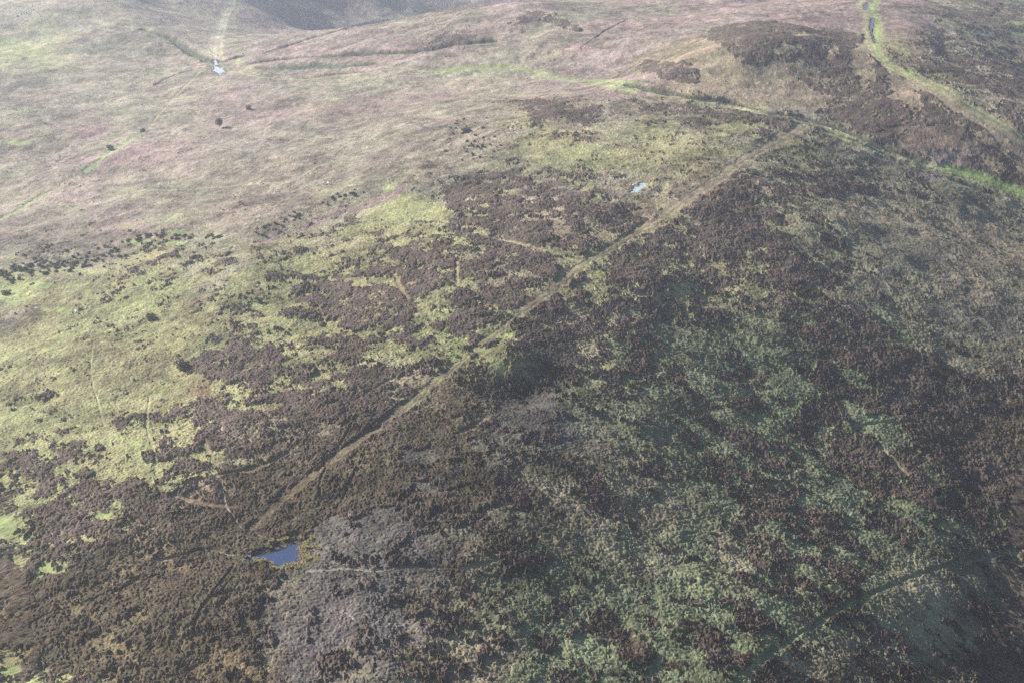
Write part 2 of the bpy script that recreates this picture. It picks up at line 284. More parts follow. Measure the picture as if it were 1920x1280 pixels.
# ponds: outline in the photograph
PONDS = [
 ('pond', [(474,1048),(482,1038),(498,1034),(516,1027),(524,1016),(536,1018),(548,1016),(559,1021),(567,1030),(566,1043),(557,1053),(549,1057),(535,1057),(515,1064),(508,1062),(512,1054),(498,1050),(486,1052)]),
 ('pond', [(400,126),(406,124),(412,126),(420,130),(421,134),(416,137),(413,141),(408,136),(401,134)]),
 ('pond', [(402,114),(406,113),(407,119),(410,121),(403,122),(401,119)]),
 ('puddle', [(1183,361),(1196,348),(1206,344),(1212,345),(1205,352),(1194,360)]),
 ('puddle', [(1635,34),(1640,36),(1639,42),(1635,58),(1637,66),(1641,82),(1637,74),(1632,58),(1633,44)]),
 ('puddle', [(1621,8),(1627,8),(1626,18),(1621,17)]),
]
def pip(x, y, P):
    P = np.array(P); ins = np.zeros(x.shape, bool); j = len(P) - 1
    for i in range(len(P)):
        xi, yi = P[i]; xj, yj = P[j]
        if yi != yj:
            c = ((yi > y) != (yj > y)) & (x < (xj - xi) * (y - yi) / (yj - yi) + xi); ins ^= c
        j = i
    return ins
def poly_mask(x, y, P):
    P = np.array(P); m = np.zeros(x.shape, bool)
    lo, hi = P.min(0), P.max(0)
    k = np.nonzero((x > lo[0]) & (x < hi[0]) & (y > lo[1]) & (y < hi[1]))[0]
    if len(k): m[k] = pip(x[k], y[k], P)
    return m
def line_dist(x, y, P, reach):
    d = np.full(x.shape, 1e9, np.float32)
    for (ax, ay), (bx, by) in zip(P[:-1], P[1:]):
        k = np.nonzero((x > min(ax, bx) - reach) & (x < max(ax, bx) + reach) & (y > min(ay, by) - reach) & (y < max(ay, by) + reach))[0]
        if not len(k): continue
        vx, vy = bx - ax, by - ay; L = vx * vx + vy * vy + 1e-9
        t = np.clip(((x[k] - ax) * vx + (y[k] - ay) * vy) / L, 0, 1)
        q = np.hypot(x[k] - ax - t * vx, y[k] - ay - t * vy)
        d[k] = np.minimum(d[k], q)
    return d
def smooth_line(P, n=6):                    # Catmull-Rom through the traced points
    P = [np.array(p, float) for p in P]; Q = [2 * P[0] - P[1]] + P + [2 * P[-1] - P[-2]]; out = []
    for i in range(1, len(Q) - 2):
        for k in range(n):
            t = k / n
            out.append(.5 * (2 * Q[i] + (Q[i+1] - Q[i-1]) * t + (2*Q[i-1] - 5*Q[i] + 4*Q[i+1] - Q[i+2]) * t*t + (3*Q[i] - Q[i-1] - 3*Q[i+1] + Q[i+2]) * t**3))
    out.append(P[-1]); return out
def W(P): return [hit(u, v) for u, v in P]
def grow(P, f):
    c = np.mean(P, 0); return [tuple(c + (np.array(p) - c) * f) for p in P]
POLY_W = [(c, b, W(grow(P, 1.1) if b == 't' and len(P) < 12 and c < .15 and P[0][1] < 140 else P)) for c, b, P in POLY]
TINT_W = [(c, s, W(P)) for c, s, P in TINT]
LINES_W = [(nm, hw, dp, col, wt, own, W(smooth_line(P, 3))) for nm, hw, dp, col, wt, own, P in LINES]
PONDS_W = []
for nm, P in PONDS:                         # level outlines
    c = np.mean(P, 0); hx, hy = hit(*c); hz = float(base_z(hx, hy) + mid_z(hx, hy))
    PONDS_W.append((nm, [at_z(a, b, hz) for a, b in smooth_line(P + [P[0]], 2)], hz))
a0 = np.array(hit(1250, 640)); a1 = np.array(hit(1400, 735)); SD = (a1 - a0) / np.hypot(*(a1 - a0))
def terrain(x, y, step, detail=True):
    """height, colour, class of the vegetation at every point; step = spacing of the mesh there"""
    z0 = base_z(x, y) + mid_z(x, y)
    u, v = project(x, y, z0)
    wx = x + 6 * fbm(x, y, 301, 22, 4); wy = y + 6 * fbm(x, y, 311, 22, 4)
    uu, vv = project(wx, wy, z0)
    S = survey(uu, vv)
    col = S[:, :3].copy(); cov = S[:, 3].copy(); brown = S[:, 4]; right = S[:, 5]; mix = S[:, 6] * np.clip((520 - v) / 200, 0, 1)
    px = x + 1.3 * fbm(x, y, 321, 5, 3) ; py = y + 1.3 * fbm(x, y, 331, 5, 3)
    for c, b, P in POLY_W:
        m = poly_mask(px, py, P)
        cov[m] = c
        if b: col[m] += (np.array(PAL[b]) - col[m]) * (.95 if b != 's' else np.clip(.62 + .34 * fbm(x[m], y[m], 35, 7, 5), .05, 1)[:, None])
    # the sward
    n1 = fbm(x, y, 41, 45, 4); n2 = fbm(x, y, 43, 9, 4); n3 = fbm(x, y, 47, 2.0, 3)
    col *= (1 + 0.13 * n1 + 0.16 * n2 + 0.12 * n3)[:, None].clip(.35, 2)
    mv = uni(fbm(x, y, 53, 30, 5) * 1.2)[:, None]; tgt = np.array([1.07, .97, 1.03], np.float32)
    col *= 1 + (tgt - 1) * (mv - .35)
    gn = uni(fbm(x, y, 59, 16, 5))
    gr = np.clip((gn - .80) / .10, 0, 1) * np.clip((v - 120) / 300, .25, 1) * (1 - .5 * right) * (1 - brown) * np.clip((col[:, 1] - .135) / .04, 0, 1)
    col += (np.array((.23, .27, .11)) - col) * (gr * .28)[:, None]
    for c, s, P in TINT_W:
        m = poly_mask(px, py, P); col[m] += (np.array(c) - col[m]) * s * .6
    # heather
    sx = x * SD[0] + y * SD[1]; sy = -x * SD[1] + y * SD[0]
    stk = fbm(sx / 2.1, sy, 401, 8.5, 6, .56); fine = (h2(np.floor(x / .9).astype(np.int64), np.floor(y / .9).astype(np.int64), 77) - .5)
    hn = (fbm(x, y, 61, 24, 3, .6) * .38 + fbm(x, y, 67, 6.0, 6, .74) * .92)
    hn = uni(hn * (1 - .6 * right) + (.85 * stk + .35 * hn) * .6 * right * 1.25) + .08 * fbm(x, y, 68, 1.3, 2)
    vege = np.clip((cov ** (1.42 - .25 * right - .25 * brown) * 1.03 - .09 - hn) / (.17 - .10 * right + .12 * mix) + .5, 0, 1) * (1 - .3 * mix * (cov < .8))
    turf = np.zeros(x.shape, np.float32)
    gu = fbm(x, y, 71, 6, 5, .7)
    for a, b, ra, rb, s in GREEN:
        k = np.nonzero((np.abs(u - a) < 2 * ra) & (np.abs(v - b) < 2 * rb))[0]
        if not len(k): continue
        q = np.sqrt(((u[k] - a) / ra) ** 2 + ((v[k] - b) / rb) ** 2) + .34 * gu[k] + .30 * n3[k]
        turf[k] = np.maximum(turf[k], s * .85 * np.clip((1.0 - q) / .6, 0, 1))
    vege *= 1 - np.clip(turf * 1.6, 0, 1)
    g = np.array((.235, .28, .115)); col += (g * (1 + .16 * n2[:, None] + .14 * n3[:, None]) - col) * turf[:, None]
    cut = np.zeros(x.shape, np.float32); cls = np.zeros(x.shape, np.int16); smooth = turf * .7
    lnoise = fbm(x, y, 81, 3.5, 3)
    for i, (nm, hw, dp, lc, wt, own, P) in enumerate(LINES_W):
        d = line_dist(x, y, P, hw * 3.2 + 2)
        d = d + lnoise * min(.5, hw * .3)
        if nm == 'bank' and hw > .85: dp = dp * .75; wt = min(.97, wt * 1.35)  # shallower cut; stronger dark colour paints the ditch shade instead
        t = np.clip((hw - d) / (hw * .7) + .5, 0, 1)
        prof = np.exp(-(np.maximum(d, 0) / (hw * 1.0)) ** 2) * dp
        if nm == 'bank': prof = prof - .18 * dp * np.exp(-((d - hw * 1.9) / (hw * .8)) ** 2)
        prof[d > 1e8] = 0
        cut = np.where(np.abs(prof) > np.abs(cut), prof, cut)
        vary = (1 + .10 * n2 + .10 * n3)[:, None]
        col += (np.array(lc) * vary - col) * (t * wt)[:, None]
        if own:
            if hw >= 1.4 and nm != 'bank':
                rut = np.exp(-((d - .5 * hw) / (.22 * hw)) ** 2) * (d < 1e8); col *= 1 - .28 * rut[:, None]; cut = cut + .12 * rut
            vege *= 1 - .85 * t; smooth = np.maximum(smooth, t * .5)
            cls[t * wt > .30] = 10 + i
        else: vege *= 1 - .8 * t
    z = z0 - cut
    for i, (nm, P, zw) in enumerate(PONDS_W):
        A = np.array(P); c = A.mean(0); rr = np.abs(A - c).max()
        k = np.nonzero(np.hypot(x - c[0], y - c[1]) < rr * 1.8 + 8)[0]
        if not len(k): continue
        d = line_dist(x[k], y[k], P + [P[0]], 1e4); ins = pip(x[k], y[k], P); d = np.where(ins, -d, d)
        jn = .9 * fbm(x[k], y[k], 91, 1.6, 4, .7)
        h = np.clip((d + jn * min(1.0, rr / 6)) / 2.0, -1, 1)
        tgt = zw - .05 + np.where(h > 0, .25 * h, .9 * h)
        a = np.clip(1.5 - d / max(4.0, rr * .7), 0, 1)
        z[k] = z[k] * (1 - a) + tgt * a
        smooth[k] = np.maximum(smooth[k], np.clip(1 - d / 1.2, 0, 1)); vege[k] *= np.clip((d - .2) / .8, 0, 1)
        mud = np.clip(1 - d / (2.0 if i else 1.0), 0, 1)[:, None] * .8; mc = np.array((.07, .065, .05) if i != 3 else (.16, .2, .12))
        col[k] += (mc - col[k]) * mud
    # ---- standing vegetation as relief
    lod1 = np.clip(1.25 - step / 1.3, 0, 1); big = np.clip(step * 1.6, 1.1, 6)
    d1, a1, b1 = cells(x + .35 * lnoise, y + .35 * n3, 501, .76)      # heather bushes
    d2, a2, b2 = cells(x, y, 601, 2.9)                                      # bigger mounds of them
    d3, a3, b3 = cells(x + .3 * n3, y, 701, .78)                            # grass tussocks
    dome1 = np.clip(1 - d1 ** 2 * 1.5, -.2, 1); dome2 = np.clip(1 - d2 ** 2 * 1.2, -.2, 1); dome3 = np.clip(1 - d3 ** 2 * 1.6, -.2, 1)
    hr = 1 + .05 * right
    hh = .30 + hr * (.50 * dome1 * (.45 + .9 * a1) * lod1 + .40 * dome2 * (.4 + .8 * a2) + .30 * fbm(x, y, 801, 7, 3) * .6)
    gh = .34 * (1 + .1 * right) * dome3 * (.3 + 1.0 * b3) * lod1 + .20 * dome2 * a2 + .10 * fbm(x, y, 811, 5, 3)
    flat = 1 - smooth
    z = z + .32 * stk * right * flat
    z = z + (vege * hh + (1 - vege) * gh) * flat
    # colour plant by plant
    hb = np.array((.080, .060, .051), np.float32) * (1 - brown[:, None]) + np.array((.066, .052, .034), np.float32) * brown[:, None]
    hb = hb * (1 - .22 * right[:, None])
    var = (.72 + .65 * b1)[:, None] * (1 + .16 * n2[:, None] + .10 * n1[:, None])
    hcol = hb * var
    tip = (np.clip((a1 - .72) / .2, 0, 1) * np.clip(dome1, 0, 1))[:, None]
    hcol += (np.array((.15, .085, .055)) - hcol) * tip * .45
    grn = np.clip((b2 - .62) / .3, 0, 1)[:, None] * .35
    hcol += (np.array((.075, .080, .040)) - hcol) * grn
    gvar = ((.80 + .42 * b3) * (1 + .34 * (b2 - .5) * mix))[:, None]
    gcol = col * (gvar * (1 - smooth[:, None] * .6) + smooth[:, None] * .6)
    straw = (np.clip((a3 - .8) / .15, 0, 1) * np.clip(dome3, 0, 1) * (.25 + .05 * right) * flat)[:, None]
    gcol += (np.array((.34, .29, .17)) - gcol) * straw
    out = hcol * vege[:, None] + gcol * (1 - vege[:, None])
    cls = np.where((cls < 10) & (vege > .5), 1, cls)
    cls = np.where((cls == 0) & (turf > .4), 2, cls)
    return z, np.clip(out, .012, .7).astype(np.float32), cls, vege

# ------------------------------------------------------------ materials
def ramp_mat(name, attr=True, color=(.2, .2, .2), rough=.95, fine=.9, bump=.35, amp=.5, spec=.15):
    m = bpy.data.materials.new(name); m.use_nodes = True; N = m.node_tree.nodes; L = m.node_tree.links
    p = N["Principled BSDF"]; p.inputs["Roughness"].default_value = rough; p.inputs["Specular IOR Level"].default_value = spec
    if attr:
        a = N.new("ShaderNodeVertexColor"); a.layer_name = "Col"; src = a.outputs[0]
    else:
        a = N.new("ShaderNodeRGB"); a.outputs[0].default_value = (*color, 1); src = a.outputs[0]
    g = N.new("ShaderNodeNewGeometry")
    n1 = N.new("ShaderNodeTexNoise"); n1.inputs["Scale"].default_value = fine * 3.2; n1.inputs["Detail"].default_value = 3
    n2 = N.new("ShaderNodeTexNoise"); n2.inputs["Scale"].default_value = fine; n2.inputs["Detail"].default_value = 4
    L.new(g.outputs["Position"], n1.inputs["Vector"]); L.new(g.outputs["Position"], n2.inputs["Vector"])
    ad = N.new("ShaderNodeMath"); ad.operation = 'ADD'; L.new(n1.outputs[0], ad.inputs[0]); L.new(n2.outputs[0], ad.inputs[1])
    mr = N.new("ShaderNodeMapRange"); mr.inputs["From Min"].default_value = .7; mr.inputs["From Max"].default_value = 1.3
    mr.inputs["To Min"].default_value = 1 - amp; mr.inputs["To Max"].default_value = 1 + amp; L.new(ad.outputs[0], mr.inputs["Value"])
    vm = N.new("ShaderNodeVectorMath"); vm.operation = 'SCALE'; L.new(src, vm.inputs[0]); L.new(mr.outputs[0], vm.inputs["Scale"])
    L.new(vm.outputs[0], p.inputs["Base Color"])
    b = N.new("ShaderNodeBump"); b.inputs["Strength"].default_value = bump; b.inputs["Distance"].default_value = .35
    L.new(ad.outputs[0], b.inputs["Height"]); L.new(b.outputs[0], p.inputs["Normal"])
    return m
M_HEATH = ramp_mat("heather_canopy", fine=1.3, bump=.7, amp=.55)
M_GRASS = ramp_mat("rough_sward", fine=1.6, bump=.55, amp=.42)
M_TURF = ramp_mat("short_turf", fine=1.2, bump=.25, amp=.22)
M_TRACK = ramp_mat("worn_ground", fine=1.5, bump=.3, amp=.28)
M_SOIL = ramp_mat("peat", attr=False, color=(.12, .10, .06), fine=.2)
M_GORSE = ramp_mat("gorse_foliage", attr=False, color=(.088, .102, .062), fine=4, amp=.5)
M_HBUSH = ramp_mat("heather_bush_foliage", attr=False, color=(.085, .055, .046), fine=4, amp=.5)
M_RUSH = ramp_mat("rush_blades", attr=False, color=(.34, .28, .13), fine=4, amp=.4)
M_BARK = ramp_mat("bark", attr=False, color=(.10, .08, .06), fine=6)
M_LEAF = ramp_mat("tree_foliage", attr=False, color=(.09, .12, .07), fine=3, amp=.4)
M_WOOL = ramp_mat("wool", attr=False, color=(.72, .70, .64), fine=9, amp=.08)
M_FACE = ramp_mat("sheep_face", attr=False, color=(.60, .56, .48), fine=9, amp=.1)
M_STONE = ramp_mat("pale_stone", attr=False, color=(.62, .60, .56), fine=3, amp=.2)
def water_mat(nm, ior):
    m = bpy.data.materials.new(nm); m.use_nodes = True; N = m.node_tree.nodes; L = m.node_tree.links; p = N["Principled BSDF"]
    p.inputs["Base Color"].default_value = (.03, .048, .115, 1); p.inputs["Roughness"].default_value = .05; p.inputs["IOR"].default_value = ior  # blue base colour paints in extra sky reflection
    n = N.new("ShaderNodeTexNoise"); n.inputs["Scale"].default_value = 1.5; g = N.new("ShaderNodeNewGeometry"); L.new(g.outputs["Position"], n.inputs["Vector"])
    b = N.new("ShaderNodeBump"); b.inputs["Strength"].default_value = .05; b.inputs["Distance"].default_value = .05; L.new(n.outputs[0], b.inputs["Height"]); L.new(b.outputs[0], p.inputs["Normal"])
    return m
M_WATER = water_mat("still_water", 1.6); M_GLARE = water_mat("far_water_glare", 2.5); M_GLARE.node_tree.nodes['Principled BSDF'].inputs['Base Color'].default_value = (.42, .46, .50, 1)  # pale base colour paints bright sky glare on the distant water

def tag(o, label=None, cat=None, group=None, kind=None):
    if label: o["label"] = label
    if cat: o["category"] = cat
    if group: o["group"] = group
    if kind: o["kind"] = kind
    return o
def grid_mesh(name, co, faces, col=None):
    me = bpy.data.meshes.new(name); me.vertices.add(len(co)); me.vertices.foreach_set("co", co.astype(np.float32).ravel())
    k = faces.shape[1]
    me.loops.add(faces.size); me.loops.foreach_set("vertex_index", faces.astype(np.int32).ravel())
    me.polygons.add(len(faces)); me.polygons.foreach_set("loop_start", np.arange(0, faces.size, k, dtype=np.int32))
    try: me.polygons.foreach_set("loop_total", np.full(len(faces), k, np.int32))
    except Exception: pass
    me.update(calc_edges=True)
    me.polygons.foreach_set("use_smooth", np.ones(len(faces), bool))
    if col is not None:
        a = me.color_attributes.new("Col", 'FLOAT_COLOR', 'POINT')
        a.data.foreach_set("color", np.c_[col, np.ones(len(col), np.float32)].astype(np.float32).ravel())
    return me
def link(name, me, m):
    o = bpy.data.objects.new(name, me); me.materials.append(m); C.objects.link(o); return o

# ------------------------------------------------------------ the moor: one relief sheet round the hill, finest nearby
Q = 1.0
def spaced(a, b, fn):
    out = [a]
    while out[-1] < b: out.append(out[-1] + fn(out[-1]))
    return np.array(out)
PXR = R(HFOV) / 1024
radii = spaced(195, 2300, lambda r: max(.25, (r * r + CAM_H ** 2) / CAM_H * PXR * .45) / Q if r > 235 else .8)
radii = radii[radii < 2300]
angs = spaced(0, R(44), lambda a: PXR * .72 / Q if a < R(22.5) else R(.12))
angs = np.concatenate([-angs[:0:-1], angs])
RR, TT = np.meshgrid(radii, angs, indexing='ij')
nr, na = RR.shape
x = (RR * np.sin(TT)).ravel(); y = (RR * np.cos(TT)).ravel()
step = np.repeat(np.gradient(radii), na)
z = np.empty(x.shape); col = np.empty((x.size, 3), np.float32); cls = np.empty(x.shape, np.int16); veg = np.empty(x.shape, np.float32)
CH = 400000
for a in range(0, x.size, CH):
    s = slice(a, a + CH); z[s], col[s], cls[s], veg[s] = terrain(x[s], y[s], step[s])
print("relief", nr, na, x.size)
co = np.c_[x, y, z]
idx = np.arange(nr * na).reshape(nr, na)
faces = np.stack([idx[:-1, :-1], idx[:-1, 1:], idx[1:, 1:], idx[1:, :-1]], -1).reshape(-1, 4)
faces = faces[:, ::-1]
fc = cls[faces[:, 0]]
INFO = {0: ("rough_grass", M_GRASS, "stuff"), 1: ("heather", M_HEATH, "stuff"), 2: ("short_turf", M_TURF, "stuff")}
LAB = {"rough_grass": "pale green and straw tussocky moor grass between the heather", "heather": "dark purple brown heather growing in patches over the hill",
       "short_turf": "small bright green patches of closely grazed turf"}
for c in np.unique(fc):
    f = faces[fc == c]; used, inv = np.unique(f, return_inverse=True)
    if c < 10: nm, mt, kd = INFO[int(c)]
    else: nm, mt, kd = LINES_W[c - 10][0], M_TRACK, "structure"
    o = link(nm, grid_mesh(nm, co[used], inv.reshape(-1, 4), col[used]), mt); tag(o, kind=kd)
    if c < 10: tag(o, LAB[nm], nm.replace('_', ' '))
del faces

# the ground sheet below, out to the horizon
s1 = np.arange(-4000, 4001, 40.0); GXX, GYY = np.meshgrid(s1, s1 + 2000)
gxx, gyy = GXX.ravel(), GYY.ravel()
inside = (np.hypot(gxx, gyy) > 150) & (np.hypot(gxx, gyy) < 2350) & (np.abs(np.arctan2(gxx, gyy)) < R(47))
gz = base_z(gxx, gyy) - np.where(inside, 9.0, .5)
gi = np.arange(gxx.size).reshape(GXX.shape)
gf = np.stack([gi[:-1, :-1], gi[:-1, 1:], gi[1:, 1:], gi[1:, :-1]], -1).reshape(-1, 4)
tag(link("ground", grid_mesh("ground", np.c_[gxx, gyy, gz], gf), M_SOIL), kind="structure")

# ------------------------------------------------------------ water
for nm, P, zw in PONDS_W:
    A = np.array(P); c = A.mean(0); B = c + (A - c) * 1.0
    d = A - c; L = np.hypot(d[:, 0], d[:, 1])[:, None]; B = c + d * (L + 1.7) / L
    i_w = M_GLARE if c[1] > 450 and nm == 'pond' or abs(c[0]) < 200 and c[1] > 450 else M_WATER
    me = bpy.data.meshes.new(nm); vs = [(b[0], b[1], zw - .08) for b in B[:-1]] + [(c[0], c[1], zw - .08)]
    k = len(vs) - 1
    me.from_pydata(vs, [], [(i, (i + 1) % k, k) for i in range(k)]); me.update()
    tag(link(nm, me, i_w), kind="structure")

# ------------------------------------------------------------ plants one can count
rng = random.Random(7)
def surf(x, y, stp=.3):
    zz, _, _, _ = terrain(np.array([x], float), np.array([y], float), np.array([stp]))
    return float(zz[0])
def leaf_cloud(rs, n, rx, ry, rz, size, base=.15, lobes=5):
    """many small leaf sprays spread through several lobes"""
    V, Fc = [], []
    L = [(0, 0, rz * .5, .8)] + [(rs.uniform(-.55, .55) * rx, rs.uniform(-.55, .55) * ry, rz * rs.uniform(.3, .8), rs.uniform(.45, .7)) for _ in range(lobes)]
    for i in range(n):
        lx, ly, lz, lr = rs.choice(L)
        a, b = rs.uniform(0, 6.283), math.acos(rs.uniform(-.75, 1)); q = rs.uniform(.7, 1.0)
        p = np.array((lx + rx * lr * q * math.sin(b) * math.cos(a), ly + ry * lr * q * math.sin(b) * math.sin(a), max(base * .2, lz + rz * .62 * lr * q * math.cos(b))))
        e1 = np.array([rs.gauss(0, 1) for _ in range(3)]); e1 /= np.linalg.norm(e1); e2 = np.cross(e1, [rs.gauss(0, 1) for _ in range(3)]); e2 /= np.linalg.norm(e2)
        s = size * rs.uniform(.6, 1.3); k = len(V)
        V += [p - e1 * s, p + e2 * s * .6, p + e1 * s, p - e2 * s * .6]; Fc.append((k, k + 1, k + 2, k + 3))
    return V, Fc
def core(rs, V, Fc, rx, ry, rz, n=9, m=5):
    """a ragged inner body so that the bush is not see-through"""
    k0 = len(V)
    for j in range(m + 1):
        b = math.pi / 2 * j / m
        for i in range(n):
            a = 6.283 * i / n; q = rs.uniform(.62, .92)
            V.append(np.array((rx * q * math.cos(b) * math.cos(a), ry * q * math.cos(b) * math.sin(a), rz * .92 * math.sin(b) * q - (.25 if j == 0 else 0))))
    for j in range(m):
        for i in range(n): Fc.append((k0 + j * n + i, k0 + j * n + (i + 1) % n, k0 + (j + 1) * n + (i + 1) % n, k0 + (j + 1) * n + i))
    Fc.append(tuple(k0 + m * n + i for i in range(n)))
def mk(name, V, Fc, m):
    me = bpy.data.meshes.new(name); me.from_pydata([tuple(v) for v in V], [], Fc); me.update(); me.materials.append(m); return me
GORSE, HB, RUSH = [], [], []
for i in range(4):
    rs = random.Random(20 + i); V, Fc = leaf_cloud(rs, 260, 1, 1, 1, .13); core(rs, V, Fc, 1, 1, 1); GORSE.append(mk("gorse_bush", V, Fc, M_GORSE))
for i in range(4):
    rs = random.Random(40 + i); V, Fc = leaf_cloud(rs, 240, 1, 1, .8, .12, lobes=8); core(rs, V, Fc, 1, 1, .7); HB.append(mk("heather_bush", V, Fc, M_HBUSH))
for i in range(3):
    rs = random.Random(60 + i); V, Fc = [], []
    for _ in range(150):
        a = rs.uniform(0, 6.283); r0 = rs.uniform(0, .3); t = rs.uniform(.35, 1.0); hgt = rs.uniform(.5, 1.0); w0 = .035; k = len(V)
        ca, sa = math.cos(a), math.sin(a)
        V += [(r0 * ca - w0 * sa, r0 * sa + w0 * ca, -.1), (r0 * ca + w0 * sa, r0 * sa - w0 * ca, -.1), ((r0 + t * .45) * ca + w0 * sa * .7, (r0 + t * .45) * sa - w0 * ca * .7, hgt * .7), ((r0 + t * .45) * ca - w0 * sa * .7, (r0 + t * .45) * sa + w0 * ca * .7, hgt * .7), ((r0 + t * .9) * ca, (r0 + t * .9) * sa, hgt * .75)]
        Fc += [(k, k + 1, k + 2, k + 3), (k + 3, k + 2, k + 4)]
    RUSH.append(mk("rush_tussock", V, Fc, M_RUSH))
def place(name, mesh, u, v, s, label, cat, group, sz=1.0, sink=.1):
    x, y = hit(u, v); o = bpy.data.objects.new(name, mesh); C.objects.link(o)
    o.location = (x, y, surf(x, y) - sink); o.rotation_euler = (0, 0, rng.uniform(0, 6.28)); o.scale = (s, s * rng.uniform(.8, 1.15), s * sz)
    return tag(o, label, cat, group)
def along(P, n, spread_v, spread_u=6):
    P = smooth_line(P, 8); out = []
    for i in range(n):
        t = rng.uniform(0, len(P) - 1.001); k = int(t); p = P[k] + (P[k + 1] - P[k]) * (t - k)
        out.append((p[0] + rng.uniform(-spread_u, spread_u), p[1] + rng.gauss(0, spread_v)))
    return out
G1 = "dark gorse bushes along the grassy strip at the left"
for u, v in along([(0,515),(40,512),(80,502),(120,500),(160,490),(200,480),(250,470)], 130, 9):
    place("gorse_bush", rng.choice(GORSE), u, v, rng.uniform(.6, 1.25), "dark gorse bush in the dense belt at the left edge of the moor", "gorse bush", G1)
G2 = "gorse bushes at the head of the strip"
for u, v in along([(250,452),(280,443),(330,447),(350,443),(390,447),(410,440)], 34, 3.5):
    place("gorse_bush", rng.choice(GORSE), u, v, rng.uniform(.6, 1.2), "dark gorse bush beside the pale green turf above the belt", "gorse bush", G2)
G3 = "gorse bushes scattered along the far green hollow"
for u, v in along([(485,435),(510,430),(540,415),(560,400)], 26, 6) + along([(600,385),(640,372),(665,366)], 14, 5):
    place("gorse_bush", rng.choice(GORSE), u, v, rng.uniform(.5, 1.1), "dark gorse bush beside the magenta heather ribbon", "gorse bush", G3)
G4 = "gorse bushes on the middle slope"
for u, v in along([(840,250),(880,248),(910,265),(890,285),(860,300)], 44, 14, 34):
    place("gorse_bush", rng.choice(GORSE), u, v, rng.uniform(.5, 1.0), "dark gorse bush scattered on the slope below the track", "gorse bush", G4)
for u, v, s, lab in [(12,552,2.0,"lone round dark bush on the bright turf at the left edge"),(268,247,2.0,"dark bush beside the green path near its upper end"),(466,206,2.2,"wide blue green bush in the far hollow, largest of the far bushes"),
                     (344,692,2.6,"black green round bush at the tip of the heather patch"),(207,281,2.2,"dark bush at the middle of the bright green path"),(874,249,2.6,"largest dark bush on the slope below the green track"),
                     (285,600,2.2,"low dark bush on the pale grass, left of the heather"),(488,570,1.6,"small round bush alone on pale grass")]:
    place("bush", rng.choice(GORSE), u, v, s, lab, "bush", None)
HG = "heather bushes standing clear on the right hand slope"
cand = []
CL = [(1182,1195,26,12),(1130,1155,36,22),(1120,1175,20,8),(1245,1195,34,18),(1200,1130,24,14),(1225,1150,16,18),(1295,1165,26,18),(1330,1190,16,22),(1395,1165,34,14),(1340,1080,30,24),(1355,1020,34,26),(1300,1095,24,12),(1395,1100,30,18),
      (1250,850,26,26),(1290,880,36,20),(1190,745,30,16),(1130,765,22,16),(1120,700,22,14),(1150,690,16,10),(1410,740,36,24),(1390,700,18,18),(1370,870,22,26),(1420,915,34,18),(1230,880,22,16),(1010,1060,34,16),(1190,1240,36,20),(1150,1255,30,14),(1260,1250,14,10),(1280,1255,12,8),
      (1380,1240,34,20),(1545,1115,46,20),(1590,1085,34,20),(1500,1165,36,18),(1450,1110,26,22),(1040,935,20,20),(1110,915,20,12),(1290,665,30,10),(1260,650,26,10)]
for a, b, ru, rv in CL:
    for k in range(max(3, int(ru * rv / 75))):
        t, q = rng.uniform(0, 6.283), math.sqrt(rng.random()); cand.append((a + ru * q * math.cos(t), b + rv * q * math.sin(t)))
for u, v in cand[:280]:
    place("heather_bush", rng.choice(HB), u, v, rng.uniform(.5, 1.0), "dark red brown heather bush on the shaded grass slope at the right", "heather bush", HG, .95)
RG = "tawny rush tussocks around the near pond"
ring = [(505,1041),(498,1045),(512,1056),(508,1060),(490,1046),(541,1021),(533,1022),(520,1028),(515,1034)] + along([(478,1052),(490,1058),(505,1066),(515,1072),(530,1066),(548,1062),(560,1060)], 46, 3, 3) + along([(564,1012),(568,1025),(572,1040),(568,1055)], 46, 6, 8) + along([(565,1004),(585,1012),(598,1030),(590,1055)], 22, 8, 5) + along([(500,1028),(512,1024),(530,1012),(550,1012)], 16, 2, 3)
for u, v in ring:
    place("rush_tussock", rng.choice(RUSH), u, v, rng.uniform(.5, 1.0), "tawny rush tussock at the margin of the near blue pond", "rush tussock", RG, .9)

# one small tree standing on the far slope
def tree(u, v, hgt):
    x, y = hit(u, v); e = bpy.data.objects.new("tree", None); C.objects.link(e); e.location = (x, y, surf(x, y, 2) - .1)
    tag(e, "small solitary round tree on the far pink slope, below the pond", "tree")
    rs = random.Random(5); V, Fc = leaf_cloud(rs, 900, hgt * .36, hgt * .36, hgt * .72, hgt * .055, lobes=9)
    V = [np.array((p[0], p[1], p[2] + hgt * .24)) for p in V]
    c = bpy.data.objects.new("crown", mk("crown", V, Fc, M_LEAF)); C.objects.link(c); c.parent = e
    V, Fc = [], []
    def limb(p, q, r0, r1):
        p, q = np.array(p, float), np.array(q, float); d = (q - p) / np.linalg.norm(q - p); a = np.cross(d, (.3, .9, .1)); a /= np.linalg.norm(a); b = np.cross(d, a); k = len(V)
        for i in range(6):
            t = 6.283 * i / 6; o = math.cos(t) * a + math.sin(t) * b; V.append(p + o * r0); V.append(q + o * r1)
        for i in range(6): j = (i + 1) % 6; Fc.append((k + 2 * i, k + 2 * j, k + 2 * j + 1, k + 2 * i + 1))
    limb((0, 0, -.3), (0, 0, hgt * .4), hgt * .035, hgt * .022)
    for i in range(7):
        t = 6.283 * i / 7; limb((0, 0, hgt * (.25 + .02 * i)), (hgt * .25 * math.cos(t), hgt * .25 * math.sin(t), hgt * (.5 + .05 * (i % 3))), hgt * .018, hgt * .006)
    k = bpy.data.objects.new("trunk", mk("trunk", V, Fc, M_BARK)); C.objects.link(k); k.parent = e
tree(412, 240, 5.5)

